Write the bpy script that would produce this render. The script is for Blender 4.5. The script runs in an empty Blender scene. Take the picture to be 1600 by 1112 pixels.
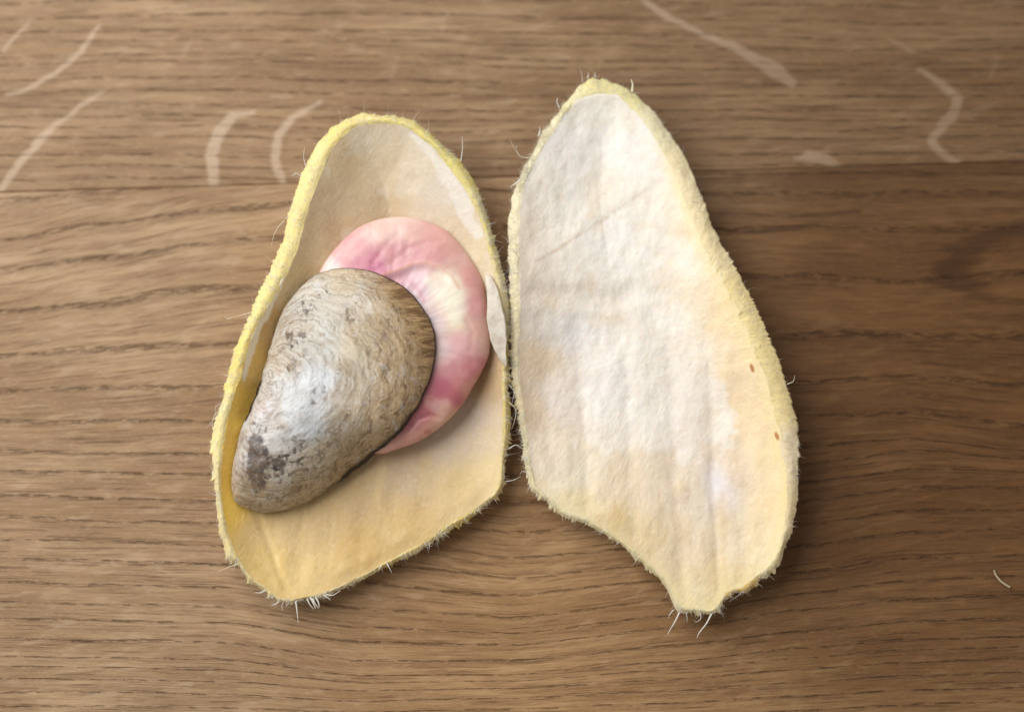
import bpy, math
import numpy as np
from mathutils import Matrix, Vector

rng = np.random.default_rng(7)
S = 0.000128                      # metres per unit; lengths below are in these units (1 = 0.128 mm)

# ------------------------------------------------------------------ camera, world, light
scn = bpy.context.scene
C = scn.collection
TILT, FOC = math.radians(8.0), 80.0
DIST = FOC / 36.0 * 1600.0
LOOK = np.array([0.0, math.sin(TILT), -math.cos(TILT)])
UP = np.array([0.0, math.cos(TILT), math.sin(TILT)])
CAM = -LOOK * DIST

cam_d = bpy.data.cameras.new('camera')
cam = bpy.data.objects.new('camera', cam_d)
C.objects.link(cam)
cam.location = CAM * S
cam.rotation_euler = (TILT, 0, 0)
cam_d.lens, cam_d.sensor_width = FOC, 36.0
cam_d.clip_start, cam_d.clip_end = 0.01, 20.0
cam_d.dof.use_dof = True
cam_d.dof.focus_distance = (DIST - 85) * S
cam_d.dof.aperture_fstop = 4.0
scn.camera = cam

world = bpy.data.worlds.new('World')
scn.world = world
world.use_nodes = True
bg = world.node_tree.nodes['Background']
bg.inputs[0].default_value = (1.0, 0.93, 0.84, 1)
bg.inputs[1].default_value = 0.30

def area_lamp(name, loc, size, size_y, power, colour, target=(0, 0, 0)):
    d = bpy.data.lights.new(name, 'AREA')
    d.shape = 'RECTANGLE'; d.size, d.size_y = size, size_y
    d.energy, d.color = power, colour
    o = bpy.data.objects.new(name, d); C.objects.link(o)
    o.location = loc
    o.rotation_euler = (Vector(target) - Vector(loc)).to_track_quat('-Z', 'Y').to_euler()
    return o
area_lamp('window_light', (-0.30, 0.23, 0.38), 0.50, 0.52, 4.15, (1.0, 0.985, 0.96))

scn.view_settings.view_transform = 'Standard'
scn.view_settings.look = 'None'
scn.view_settings.gamma = 1.0
scn.view_settings.use_curve_mapping = False
scn.view_settings.exposure = 0.12
scn.cycles.use_denoising = True
scn.cycles.max_bounces = 8

# ------------------------------------------------------------------ helpers: photo measurements to the table plan
def at(px, py, z=0.0):
    """where the thing measured at photo point (px, py) stands when it lies z above the table"""
    px, py = np.asarray(px, float), np.asarray(py, float)
    a = (px - 800) / 1600 * 36.0 / FOC
    b = -(py - 556) / 1600 * 36.0 / FOC
    d = LOOK + a[..., None] * np.array([1.0, 0, 0]) + b[..., None] * UP
    t = (np.asarray(z, float) - CAM[2]) / d[..., 2]
    return (CAM + t[..., None] * d)[..., :2]

def photo(P):
    """inverse of at(): measurements of a point in the photo, to look a measured colour up"""
    v = P - CAM
    w = v @ LOOK
    return np.stack([800 + v[..., 0] / w * FOC / 36 * 1600, 556 - (v @ UP) / w * FOC / 36 * 1600], -1)

def sst(a, b, x):
    t = np.clip((x - a) / (b - a), 0, 1)
    return t * t * (3 - 2 * t)

def vnoise(x, y, seed):
    r = np.random.default_rng(seed).random((256, 256))
    xi, yi = np.floor(x).astype(int), np.floor(y).astype(int)
    fx, fy = x - xi, y - yi
    fx, fy = fx * fx * (3 - 2 * fx), fy * fy * (3 - 2 * fy)
    g = lambda i, j: r[i & 255, j & 255]
    return (g(xi, yi) * (1 - fx) + g(xi + 1, yi) * fx) * (1 - fy) + (g(xi, yi + 1) * (1 - fx) + g(xi + 1, yi + 1) * fx) * fy

def fbm(x, y, seed, octaves=4, gain=0.5):
    s, a, n = 0, 1.0, 0
    for k in range(octaves):
        s = s + a * (vnoise(x * 2 ** k + 17.3 * k, y * 2 ** k + 5.1 * k, seed + k) - 0.5)
        n += a; a *= gain
    return s / n * 2

def lin(c):
    c = np.asarray(c, float) / 255
    return np.where(c <= 0.04045, c / 12.92, ((c + 0.055) / 1.055) ** 2.4)

def shepard(P, pts, eps=14.0, power=2.0):
    pts = np.asarray(pts, float)
    q, col = pts[:, :2], lin(pts[:, 2:5])
    out = np.empty((len(P), 3))
    for i in range(0, len(P), 20000):
        d2 = ((P[i:i + 20000, None] - q[None]) ** 2).sum(-1) + eps ** 2
        w = d2 ** -power
        out[i:i + 20000] = (w @ col) / w.sum(1)[:, None]
    return out

def seg_dist(P, poly, closed=False, widths=None):
    """distance to a polyline (minus its half width there)"""
    poly = np.asarray(poly, float)
    A = poly if closed else poly[:-1]
    B = np.roll(poly, -1, 0) if closed else poly[1:]
    best = np.full(len(P), 1e9)
    for k in range(len(A)):
        ab = B[k] - A[k]
        t = np.clip(((P - A[k]) @ ab) / max(ab @ ab, 1e-9), 0, 1)
        d = np.hypot(*(P - A[k] - t[:, None] * ab).T)
        if widths is not None:
            d = d - (widths[k] + (widths[(k + 1) % len(widths)] - widths[k]) * t) / 2
        best = np.minimum(best, d)
    return best

def inside(P, poly):
    poly = np.asarray(poly, float)
    r = np.zeros(len(P), bool)
    for a, b in zip(poly, np.roll(poly, -1, 0)):
        c = (a[1] > P[:, 1]) != (b[1] > P[:, 1])
        with np.errstate(divide='ignore', invalid='ignore'):
            r ^= c & (P[:, 0] < (b[0] - a[0]) * (P[:, 1] - a[1]) / (b[1] - a[1]) + a[0])
    return r

def sdist(P, poly):
    d = seg_dist(P, poly, True)
    return np.where(inside(P, poly), d, -d)     # positive inside

# ------------------------------------------------------------------ helpers: meshes and objects
def mesh_obj(name, verts, faces, mat, parent=None, attrs=None, smooth=True):
    """verts in units; faces an (n, k) int array or list of lists"""
    me = bpy.data.meshes.new(name)
    me.from_pydata((np.asarray(verts) * S).tolist(), [], faces.tolist() if hasattr(faces, 'tolist') else faces)
    for an, arr in (attrs or {}).items():
        arr = np.asarray(arr, np.float32)
        if an == 'Col':
            a = me.attributes.new('Col', 'FLOAT_COLOR', 'POINT')
            a.data.foreach_set('color', np.concatenate([arr, np.ones((len(arr), 1), np.float32)], 1).ravel())
        elif arr.ndim == 2:
            a = me.attributes.new(an, 'FLOAT_VECTOR', 'POINT'); a.data.foreach_set('vector', arr.ravel())
        else:
            a = me.attributes.new(an, 'FLOAT', 'POINT'); a.data.foreach_set('value', arr)
    if smooth:
        me.polygons.foreach_set('use_smooth', np.ones(len(me.polygons), bool))
    me.materials.append(mat)
    me.update()
    o = bpy.data.objects.new(name, me); C.objects.link(o)
    if parent is not None:
        o.parent = parent
        o.matrix_parent_inverse = parent.matrix_world.inverted()
    return o

def empty(name, loc):
    o = bpy.data.objects.new(name, None); C.objects.link(o)
    o.empty_display_size = 0.01
    o.location = loc
    o.matrix_world = Matrix.Translation(loc)
    return o

def tag(o, label=None, cat=None, group=None, kind=None):
    for k, v in (('label', label), ('category', cat), ('group', group), ('kind', kind)):
        if v: o[k] = v
    return o

def grid_faces(nr, nc, wrap=False, off=0, flip=False):
    i = np.arange(nr - 1)[:, None]; j = np.arange(nc if wrap else nc - 1)[None]
    j2 = (j + 1) % nc
    f = np.stack(np.broadcast_arrays(i * nc + j, i * nc + j2, (i + 1) * nc + j2, (i + 1) * nc + j), -1).reshape(-1, 4) + off
    return f[:, ::-1] if flip else f

def tubes(paths, radii, sides=4):
    """paths (n, k, 3), radii (n, k): verts, faces of n thin tubes"""
    paths = np.asarray(paths, float); n, k, _ = paths.shape
    tan = np.gradient(paths, axis=1); tan /= np.linalg.norm(tan, axis=-1, keepdims=True) + 1e-9
    ref = np.array([0.31, 0.27, 0.91])
    b1 = np.cross(tan, ref); b1 /= np.linalg.norm(b1, axis=-1, keepdims=True) + 1e-9
    b2 = np.cross(tan, b1)
    ang = np.arange(sides) * 2 * math.pi / sides
    V = paths[:, :, None] + radii[:, :, None, None] * (b1[:, :, None] * np.cos(ang)[None, None, :, None] + b2[:, :, None] * np.sin(ang)[None, None, :, None])
    f = grid_faces(k, sides, True)
    F = (f[None] + (np.arange(n) * k * sides)[:, None, None]).reshape(-1, 4)
    return V.reshape(-1, 3), F

def polar_curve(c, pts, theta, sm=0.012):
    """radius of a closed traced outline about c at the angles theta"""
    d = np.asarray(pts) - c
    a = np.arctan2(d[:, 1], d[:, 0]); r = np.hypot(d[:, 0], d[:, 1])
    o = np.argsort(a); a, r = a[o], r[o]
    fine = np.linspace(-math.pi, math.pi, 4000, endpoint=False)
    rf = np.interp(fine, np.r_[a - 2 * math.pi, a, a + 2 * math.pi], np.r_[r, r, r])
    w = sm / (2 * math.pi / 4000)
    k = np.arange(-int(4 * w) - 1, int(4 * w) + 2); g = np.exp(-0.5 * (k / w) ** 2); g /= g.sum()
    rf = sum(gk * np.roll(rf, kk) for gk, kk in zip(g, k))
    return np.interp(theta, np.r_[fine, math.pi], np.r_[rf, rf[0]])

def ring_values(c, pts, theta, sm=0.12):
    """periodic interpolation of values pts[:, 2] given at plan points"""
    pts = np.asarray(pts, float)
    d = pts[:, :2] - c
    a = np.arctan2(d[:, 1], d[:, 0]); o = np.argsort(a); a, v = a[o], pts[o, 2]
    fine = np.linspace(-math.pi, math.pi, 2000, endpoint=False)
    vf = np.interp(fine, np.r_[a - 2 * math.pi, a, a + 2 * math.pi], np.r_[v, v, v])
    w = sm / (2 * math.pi / 2000)
    k = np.arange(-int(3 * w) - 1, int(3 * w) + 2); g = np.exp(-0.5 * (k / w) ** 2); g /= g.sum()
    vf = sum(gk * np.roll(vf, kk) for gk, kk in zip(g, k))
    return np.interp(theta, np.r_[fine, math.pi], np.r_[vf, vf[0]])

# ------------------------------------------------------------------ helpers: node materials
class Mat:
    def __init__(self, name):
        self.m = bpy.data.materials.new(name); self.m.use_nodes = True
        self.t = self.m.node_tree
        self.b = self.t.nodes['Principled BSDF']
    def n(self, kind, **kw):
        nd = self.t.nodes.new(kind)
        for k, v in kw.items(): setattr(nd, k, v)
        return nd
    def put(self, sock, v):
        if isinstance(v, bpy.types.NodeSocket): self.t.links.new(v, sock)
        elif v is not None:
            if hasattr(sock.default_value, '__len__') and not hasattr(v, '__len__'): v = (v,) * len(sock.default_value)
            if hasattr(v, '__len__') and len(v) == 3 and len(sock.default_value) == 4: v = (*v, 1)
            sock.default_value = v
    def attr(self, name, out='Vector'):
        return self.n('ShaderNodeAttribute', attribute_name=name).outputs[out]
    def sep(self, v):
        nd = self.n('ShaderNodeSeparateXYZ'); self.put(nd.inputs[0], v); return nd.outputs
    def comb(self, x, y, z=0.0):
        nd = self.n('ShaderNodeCombineXYZ')
        for i, v in enumerate((x, y, z)): self.put(nd.inputs[i], v)
        return nd.outputs[0]
    def coords(self):
        nd = self.n('ShaderNodeNewGeometry')
        return self.vscale(nd.outputs['Position'], (1 / S,) * 3)
    def vscale(self, v, s):
        nd = self.n('ShaderNodeVectorMath', operation='MULTIPLY'); self.put(nd.inputs[0], v); self.put(nd.inputs[1], s); return nd.outputs[0]
    def vadd(self, v, s):
        nd = self.n('ShaderNodeVectorMath', operation='ADD'); self.put(nd.inputs[0], v); self.put(nd.inputs[1], s); return nd.outputs[0]
    def noise(self, v, scale=1.0, detail=3.0, rough=0.55, dist=0.0, out='Fac'):
        nd = self.n('ShaderNodeTexNoise'); self.put(nd.inputs['Vector'], v)
        for k, x in (('Scale', scale), ('Detail', detail), ('Roughness', rough), ('Distortion', dist)): self.put(nd.inputs[k], x)
        return nd.outputs[out]
    def math(self, op, a, b=None, c=None, clamp=False):
        nd = self.n('ShaderNodeMath', operation=op, use_clamp=clamp)
        for i, v in enumerate((a, b, c)):
            if v is not None: self.put(nd.inputs[i], v)
        return nd.outputs[0]
    def rng(self, v, a, b, c=0.0, d=1.0, smooth=True):
        nd = self.n('ShaderNodeMapRange', interpolation_type='SMOOTHSTEP' if smooth else 'LINEAR', clamp=True)
        for i, x in enumerate((v, a, b, c, d)): self.put(nd.inputs[i], x)
        return nd.outputs[0]
    def mix(self, f, a, b, mode='MIX'):
        nd = self.n('ShaderNodeMix', data_type='RGBA', blend_type=mode)
        self.put(nd.inputs[0], f); self.put(nd.inputs[6], a); self.put(nd.inputs[7], b); return nd.outputs[2]
    def bump(self, h, dist, strength=1.0, normal=None):
        nd = self.n('ShaderNodeBump'); self.put(nd.inputs['Height'], h)
        self.put(nd.inputs['Distance'], dist * S); self.put(nd.inputs['Strength'], strength)
        if normal is not None: self.put(nd.inputs['Normal'], normal)
        return nd.outputs[0]
    def thin(self, colour, amount):
        t = self.n('ShaderNodeBsdfTranslucent'); self.put(t.inputs[0], colour)
        mx = self.n('ShaderNodeMixShader'); mx.inputs[0].default_value = amount
        o = next(x for x in self.t.nodes if x.type == 'OUTPUT_MATERIAL')
        self.t.links.new(self.b.outputs[0], mx.inputs[1]); self.t.links.new(t.outputs[0], mx.inputs[2])
        self.t.links.new(mx.outputs[0], o.inputs['Surface'])
    def out(self, **kw):
        names = dict(col='Base Color', rough='Roughness', normal='Normal', sss='Subsurface Weight', spec='Specular IOR Level',
                     alpha='Alpha', coat='Coat Weight', coatr='Coat Roughness', trans='Transmission Weight')
        for k, v in kw.items(): self.put(self.b.inputs[names[k]], v)
        return self.m

# ------------------------------------------------------------------ materials
def make_wood():
    M = Mat('oiled_oak')
    g = M.sep(M.attr('grain')); p = M.sep(M.attr('pore')); k = M.sep(M.attr('mask'))
    u, v, ph = g[0], g[1], g[2]
    pu, pv, seed = p[0], p[1], p[2]
    fleck, dark, tone = k[0], k[1], k[2]
    # broad tone
    broad = M.noise(M.comb(M.math('MULTIPLY', u, 0.0028), M.math('MULTIPLY', v, 0.012), seed), 1, 3, 0.5)
    mid = M.noise(M.comb(M.math('MULTIPLY', u, 0.006), M.math('MULTIPLY', v, 0.085), seed), 1, 3, 0.6)
    fine = M.noise(M.comb(M.math('MULTIPLY', pu, 0.018), M.math('MULTIPLY', pv, 0.50), seed), 1, 5, 0.7)
    speck = M.noise(M.comb(M.math('MULTIPLY', pu, 0.12), M.math('MULTIPLY', pv, 0.5), seed), 1, 2, 0.6)
    wob = M.noise(M.comb(M.math('MULTIPLY', u, 0.006), M.math('MULTIPLY', v, 0.03), seed), 1, 3, 0.6)
    fr = M.math('FRACT', M.math('ADD', ph, M.math('MULTIPLY', M.math('SUBTRACT', wob, 0.5), 0.36)))
    near = M.math('MINIMUM', fr, M.math('MULTIPLY', M.math('SUBTRACT', 1.0, fr), 2.2))     # 0 on the ring line
    line = M.rng(near, 0.0, 0.07, 1.0, 0.0)
    zone = M.rng(near, 0.02, 0.22, 1.0, 0.0)
    linevar = M.rng(M.noise(M.comb(M.math('MULTIPLY', u, 0.008), M.math('MULTIPLY', v, 0.02), M.math('ADD', seed, 4.0)), 1, 2, 0.6), 0.36, 0.62)
    pn = M.noise(M.comb(M.math('MULTIPLY', pu, 0.045), M.math('MULTIPLY', pv, 0.33), M.math('ADD', seed, 9.0)), 1, 3, 0.65)
    dash = M.math('MULTIPLY', M.rng(pn, 0.50, 0.57), M.rng(near, 0.03, 0.15, 1.0, 0.0))                                   # pores of the early wood
    pn2 = M.noise(M.comb(M.math('MULTIPLY', pu, 0.010), M.math('MULTIPLY', pv, 0.42), M.math('ADD', seed, 3.0)), 1, 2.5, 0.6)
    stray = M.math('MULTIPLY', M.rng(pn2, 0.58, 0.67), M.rng(mid, 0.35, 0.6, 0.35, 1.0))
    pn3 = M.noise(M.comb(M.math('MULTIPLY', pu, 0.035), M.math('MULTIPLY', pv, 0.33), M.math('ADD', seed, 21.0)), 1, 2, 0.5)
    pale = M.math('MULTIPLY', M.rng(pn3, 0.58, 0.68), zone)
    light_c, deep_c = (0.415, 0.277, 0.157), (0.285, 0.174, 0.087)
    col = M.mix(M.rng(broad, 0.3, 0.7), deep_c, light_c)
    col = M.mix(M.rng(mid, 0.36, 0.70, 0.0, 0.75), col, (0.235, 0.138, 0.073))
    col = M.mix(M.rng(fine, 0.34, 0.62, 0.42, 0.0), col, (0.15, 0.078, 0.036))
    col = M.mix(M.rng(speck, 0.52, 0.72, 0.0, 0.30), col, (0.46, 0.33, 0.22))
    ray = M.noise(M.comb(M.math('ADD', M.math('MULTIPLY', u, 0.022), M.math('MULTIPLY', v, 0.03)), M.math('MULTIPLY', v, 0.075), M.math('ADD', seed, 14.0)), 1, 4, 0.6, 0.4)
    col = M.mix(M.rng(ray, 0.52, 0.70, 0.0, 0.40), col, (0.46, 0.33, 0.215))
    col = M.mix(M.rng(ray, 0.46, 0.30, 0.0, 0.28), col, (0.20, 0.115, 0.060))
    col = M.mix(M.math('MULTIPLY', M.math('MULTIPLY', zone, linevar), 0.26), col, (0.15, 0.078, 0.036))
    col = M.mix(M.math('MULTIPLY', M.math('MULTIPLY', line, linevar), 0.22), col, (0.085, 0.042, 0.020))
    col = M.mix(M.math('MULTIPLY', pale, 0.45), col, (0.44, 0.31, 0.20))
    col = M.mix(M.math('MULTIPLY', dash, 0.48), col, (0.055, 0.028, 0.014))
    col = M.mix(M.math('MULTIPLY', stray, 0.50), col, (0.085, 0.044, 0.022))
    col = M.mix(M.math('MULTIPLY', fleck, M.rng(fine, 0.2, 0.7, 0.55, 0.85)), col, (0.56, 0.43, 0.32))
    col = M.mix(dark, col, (0.075, 0.036, 0.014))
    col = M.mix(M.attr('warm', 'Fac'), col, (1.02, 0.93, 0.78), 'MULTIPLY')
    col = M.mix(tone, col, (0.35, 0.265, 0.175), 'MULTIPLY')  # darker, browner wood, with light falloff and husk shade painted in
    h = M.math('SUBTRACT', M.math('SUBTRACT', M.math('MULTIPLY', fine, 0.35), M.math('MULTIPLY', dash, 0.9)), M.math('MULTIPLY', stray, 0.45))
    h = M.math('SUBTRACT', h, M.math('MULTIPLY', line, 0.2))
    return M.out(col=col, rough=M.rng(fine, 0.2, 0.8, 0.42, 0.58), spec=0.26, normal=M.bump(h, 1.1, 0.9))

def make_lining():
    M = Mat('papery_husk_lining')
    P = M.coords(); col = M.attr('Col', 'Color'); wet = M.attr('wet', 'Fac')
    felt = M.noise(P, 0.16, 5, 0.65, 0.6)
    blot = M.noise(P, 0.035, 4, 0.6, 0.4)
    xyz = M.sep(P)
    across = M.math('SUBTRACT', M.math('MULTIPLY', xyz[0], 0.82), M.math('MULTIPLY', xyz[1], 0.57))
    along = M.math('ADD', M.math('MULTIPLY', xyz[0], 0.57), M.math('MULTIPLY', xyz[1], 0.82))
    fib = M.noise(M.comb(M.math('MULTIPLY', across, 0.30), M.math('MULTIPLY', along, 0.055)), 1, 4, 0.65, 0.9)
    c = M.mix(M.rng(blot, 0.52, 0.72, 0.0, 0.14), col, (0.66, 0.46, 0.24), 'MULTIPLY')
    c = M.mix(M.rng(felt, 0.3, 0.7, 0.14, 0.0), c, (0.74, 0.62, 0.46), 'MULTIPLY')
    c = M.mix(M.rng(felt, 0.56, 0.78, 0.0, 0.28), c, (0.88, 0.84, 0.76))
    c = M.mix(M.rng(fib, 0.54, 0.72, 0.0, 0.16), c, (0.9, 0.86, 0.77))
    h = M.math('ADD', M.math('MULTIPLY', felt, 0.8), M.math('MULTIPLY', fib, 0.60))
    M.thin(M.mix(0.5, col, (0.95, 0.72, 0.30)), 0.07)
    spark = M.rng(M.noise(P, 0.11, 3, 0.6), 0.5, 0.7)
    rough = M.math('SUBTRACT', 0.62, M.math('MULTIPLY', M.math('MULTIPLY', wet, spark), 0.42))
    M.b.inputs['Subsurface Radius'].default_value = (1.0, 0.6, 0.3)
    M.b.inputs['Subsurface Scale'].default_value = 0.0012
    return M.out(col=c, rough=rough, spec=0.32, sss=0.25, normal=M.bump(h, 3.0, 0.48))

def make_shell():
    M = Mat('fibrous_husk')
    P = M.coords(); col = M.attr('Col', 'Color')
    f = M.noise(P, 0.30, 4, 0.7, 0.6)
    b = M.noise(P, 0.06, 3, 0.6, 0.5)
    c = M.mix(M.rng(f, 0.3, 0.62, 0.35, 0.0), col, (0.80, 0.66, 0.36), 'MULTIPLY')
    c = M.mix(M.rng(b, 0.52, 0.72, 0.0, 0.45), c, (0.84, 0.77, 0.50))
    M.thin((0.97, 0.80, 0.40), 0.14)
    M.b.inputs['Subsurface Radius'].default_value = (1.0, 0.7, 0.2)
    M.b.inputs['Subsurface Scale'].default_value = 0.0015
    return M.out(col=c, rough=0.65, spec=0.22, sss=0.12, normal=M.bump(M.math('ADD', f, b), 2.4, 0.45))

def make_fibre(name, col, rough=0.5):
    M = Mat(name)
    P = M.coords()
    n = M.noise(P, 0.05, 2, 0.5)
    c = M.mix(M.rng(n, 0.3, 0.7, 0.0, 0.5), col, tuple(min(1, x * 1.25 + 0.05) for x in col))
    M.b.inputs['Subsurface Radius'].default_value = (1.0, 0.8, 0.5)
    M.b.inputs['Subsurface Scale'].default_value = 0.0005
    return M.out(col=c, rough=rough, spec=0.35, sss=0.3)

def make_coat():
    M = Mat('weathered_seed_coat')
    P = M.coords(); col = M.attr('Col', 'Color'); sw = M.sep(M.attr('swirl')); rim = M.attr('rimzone', 'Fac')
    r, a, edge = sw[0], sw[1], sw[2]
    warp = M.noise(P, 0.022, 4, 0.6)
    rr = M.math('ADD', r, M.math('MULTIPLY', warp, 46.0))
    st = M.noise(M.comb(M.math('MULTIPLY', rr, 0.15), M.math('MULTIPLY', a, 0.022)), 1, 4, 0.66, 0.7)
    st2 = M.noise(M.comb(M.math('MULTIPLY', rr, 0.34), M.math('MULTIPLY', a, 0.027), 3.0), 1, 3, 0.62, 0.6)
    patch = M.noise(P, 0.018, 4, 0.62, 0.8)
    fleck = M.noise(P, 0.075, 3, 0.6, 0.4)
    wr = M.noise(M.comb(M.math('MULTIPLY', r, 0.02), M.math('MULTIPLY', a, 0.085), 7.0), 1, 4, 0.7, 1.2)
    chalk_sheen = M.attr('chalk_sheen', 'Fac')
    bare = M.math('SUBTRACT', 1.0, chalk_sheen)
    iso = M.noise(P, 0.05, 5, 0.68, 0.6)
    tanm = M.math('ADD', M.math('MULTIPLY', patch, 0.5), M.math('ADD', M.math('MULTIPLY', iso, 0.3), M.math('MULTIPLY', st, 0.2)))
    c = M.mix(M.math('MULTIPLY', M.rng(M.math('ADD', tanm, M.math('MULTIPLY', bare, 0.16)), 0.50, 0.64), 0.50), col, (0.39, 0.27, 0.15))
    c = M.mix(M.math('MULTIPLY', M.rng(st, 0.51, 0.59), M.math('ADD', 0.16, M.math('MULTIPLY', bare, 0.42))), c, (0.20, 0.118, 0.058))
    c = M.mix(M.math('MULTIPLY', M.rng(st2, 0.54, 0.60), M.math('ADD', 0.24, M.math('MULTIPLY', bare, 0.45))), c, (0.095, 0.057, 0.032))
    c = M.mix(M.math('MULTIPLY', M.rng(st2, 0.46, 0.36), M.math('ADD', 0.10, M.math('MULTIPLY', chalk_sheen, 0.25))), c, (0.62, 0.65, 0.68))  # bluish white: chalky layer with the window's sheen put into the colour
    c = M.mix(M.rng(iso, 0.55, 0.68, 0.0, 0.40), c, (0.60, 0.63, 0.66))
    grit = M.noise(P, 0.16, 4, 0.7, 0.5)
    c = M.mix(M.rng(grit, 0.58, 0.64, 0.0, 0.35), c, (0.15, 0.105, 0.075))
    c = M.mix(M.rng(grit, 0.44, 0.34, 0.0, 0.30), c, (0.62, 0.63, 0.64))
    c = M.mix(M.math('MULTIPLY', M.rng(fleck, 0.56, 0.62), M.attr('smut', 'Fac')), c, (0.035, 0.026, 0.022))
    rc = M.mix(M.rng(wr, 0.42, 0.58), (0.15, 0.075, 0.028), (0.42, 0.27, 0.13))
    c = M.mix(M.math('MULTIPLY', rim, 0.92), c, rc)
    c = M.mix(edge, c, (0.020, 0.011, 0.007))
    h = M.math('ADD', M.math('ADD', M.math('MULTIPLY', st, 0.5), M.math('MULTIPLY', st2, 0.6)), M.math('MULTIPLY', iso, 0.6))
    h = M.math('ADD', h, M.math('MULTIPLY', M.math('MULTIPLY', wr, rim), 2.6))
    return M.out(col=c, rough=M.rng(iso, 0.35, 0.65, 0.48, 0.62), spec=0.34, normal=M.bump(h, 2.6, 0.40))

def make_kernel():
    M = Mat('pink_kernel_skin')
    P = M.coords(); col = M.attr('Col', 'Color'); sw = M.sep(M.attr('swirl'))
    n = M.noise(P, 0.03, 4, 0.55, 0.5)
    wr = M.noise(P, 0.045, 4, 0.6, 1.2)
    pit = M.noise(P, 0.22, 3, 0.6)
    c = M.mix(M.rng(n, 0.45, 0.7, 0.0, 0.2), col, (0.80, 0.52, 0.46))
    c = M.mix(M.rng(wr, 0.5, 0.75, 0.0, 0.08), c, (0.92, 0.62, 0.62), 'MULTIPLY')
    M.b.inputs['Subsurface Radius'].default_value = (1.0, 0.45, 0.35)
    M.b.inputs['Subsurface Scale'].default_value = 0.0016
    h = M.math('ADD', M.math('MULTIPLY', wr, 1.0), M.math('MULTIPLY', pit, 0.12))
    return M.out(col=c, rough=M.rng(n, 0.3, 0.7, 0.28, 0.42), spec=0.45, sss=0.15, normal=M.bump(h, 2.5, 0.16))

def make_membrane():
    M = Mat('translucent_membrane')
    P = M.coords()
    n = M.noise(P, 0.06, 4, 0.6, 0.5)
    c = M.mix(M.rng(n, 0.35, 0.65), (0.70, 0.65, 0.56), (0.86, 0.83, 0.77))
    t = M.n('ShaderNodeBsdfTranslucent'); M.put(t.inputs[0], (0.75, 0.66, 0.5))
    tp = M.n('ShaderNodeBsdfTransparent')
    mx = M.n('ShaderNodeMixShader'); mx.inputs[0].default_value = 0.35
    M.out(col=c, rough=0.42, spec=0.45, normal=M.bump(n, 2.0, 0.5))
    outn = next(x for x in M.t.nodes if x.type == 'OUTPUT_MATERIAL')
    M.t.links.new(M.b.outputs[0], mx.inputs[1]); M.t.links.new(t.outputs[0], mx.inputs[2])
    mx2 = M.n('ShaderNodeMixShader'); mx2.inputs[0].default_value = 0.16
    M.t.links.new(mx.outputs[0], mx2.inputs[1]); M.t.links.new(tp.outputs[0], mx2.inputs[2])
    M.t.links.new(mx2.outputs[0], outn.inputs['Surface'])
    return M.m

WOOD, LINING, SHELL, COAT, KERNEL, MEMB = make_wood(), make_lining(), make_shell(), make_coat(), make_kernel(), make_membrane()
FIBRE = make_fibre('pale_husk_fibre', (0.84, 0.77, 0.53))
FIBRE_W = make_fibre('white_husk_fibre', (0.80, 0.77, 0.70))

# ------------------------------------------------------------------ the oak table top
sa, sb = at(0, 301), at(1600, 252)
ux = (sb - sa) / np.linalg.norm(sb - sa)             # along the seam
uy = np.array([-ux[1], ux[0]])
def seam_frame(P): return (P - sa) @ ux, (P - sa) @ uy

def bilerp(px, Y, xs, ys, T):
    """smooth table lookup"""
    px = np.clip(px, xs[0], xs[-1]); Y = np.clip(Y, ys[0], ys[-1])
    i = np.clip(np.searchsorted(xs, px) - 1, 0, len(xs) - 2); j = np.clip(np.searchsorted(ys, Y) - 1, 0, len(ys) - 2)
    fx = (px - xs[i]) / (xs[i + 1] - xs[i]); fy = (Y - ys[j]) / (ys[j + 1] - ys[j])
    fx = fx * fx * (3 - 2 * fx) * 0.5 + fx * 0.5; fy = fy * fy * (3 - 2 * fy) * 0.5 + fy * 0.5
    return (T[j, i] * (1 - fx) + T[j, i + 1] * fx) * (1 - fy) + (T[j + 1, i] * (1 - fx) + T[j + 1, i + 1] * fx) * fy
GX = np.array([-300, 0, 150, 350, 560, 800, 1060, 1250, 1425, 1600, 1900.])
GY = np.array([250, 340, 480, 600, 680, 740, 800, 876, 913, 1000, 1100, 1300.])
GT = np.array([
    [0, 0, 0, 0, 0, 0, 0, 0, 0, 0, 0],
    [40, 22, 0, -26, -48, -56, -50, -52, -55, -50, -50],
    [30, 18, 0, -22, -35, -45, -40, -40, -30, -45, -30],
    [10, 5, 0, -6, -6, -10, 0, -10, -20, -5, 10],
    [-6, -2, 0, 2, 10, 25, 15, -8, -12, 10, 30],
    [-6, -3, 0, 4, 20, 48, 30, -13, -35, -23, 0],
    [-6, -5, 0, 5, 25, 60, 40, -30, -50, -52, -45],
    [-6, -4, 0, 5, 32, 54, 26, -26, -46, -50, -48],
    [-6, -4, 0, 5, 38, 51, 23, -18, -41, -48, -48],
    [-4, -3, 0, 3, 32, 32, 7, -15, -30, -35, -40],
    [0, 0, 0, 3, 10, 5, -5, -15, -25, -30, -35],
    [0, 0, 0, 0, 0, 0, -5, -10, -15, -20, -25]], float)
RINGS = [255, 300, 352, 402, 470, 547, 606, 657, 708, 738, 777, 812, 846, 876, 913, 943, 968, 1000, 1028, 1042, 1060, 1081, 1102, 1124]
RINGS += list(np.cumsum(np.r_[1124 + 22, rng.uniform(14, 40, 60)]))
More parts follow.
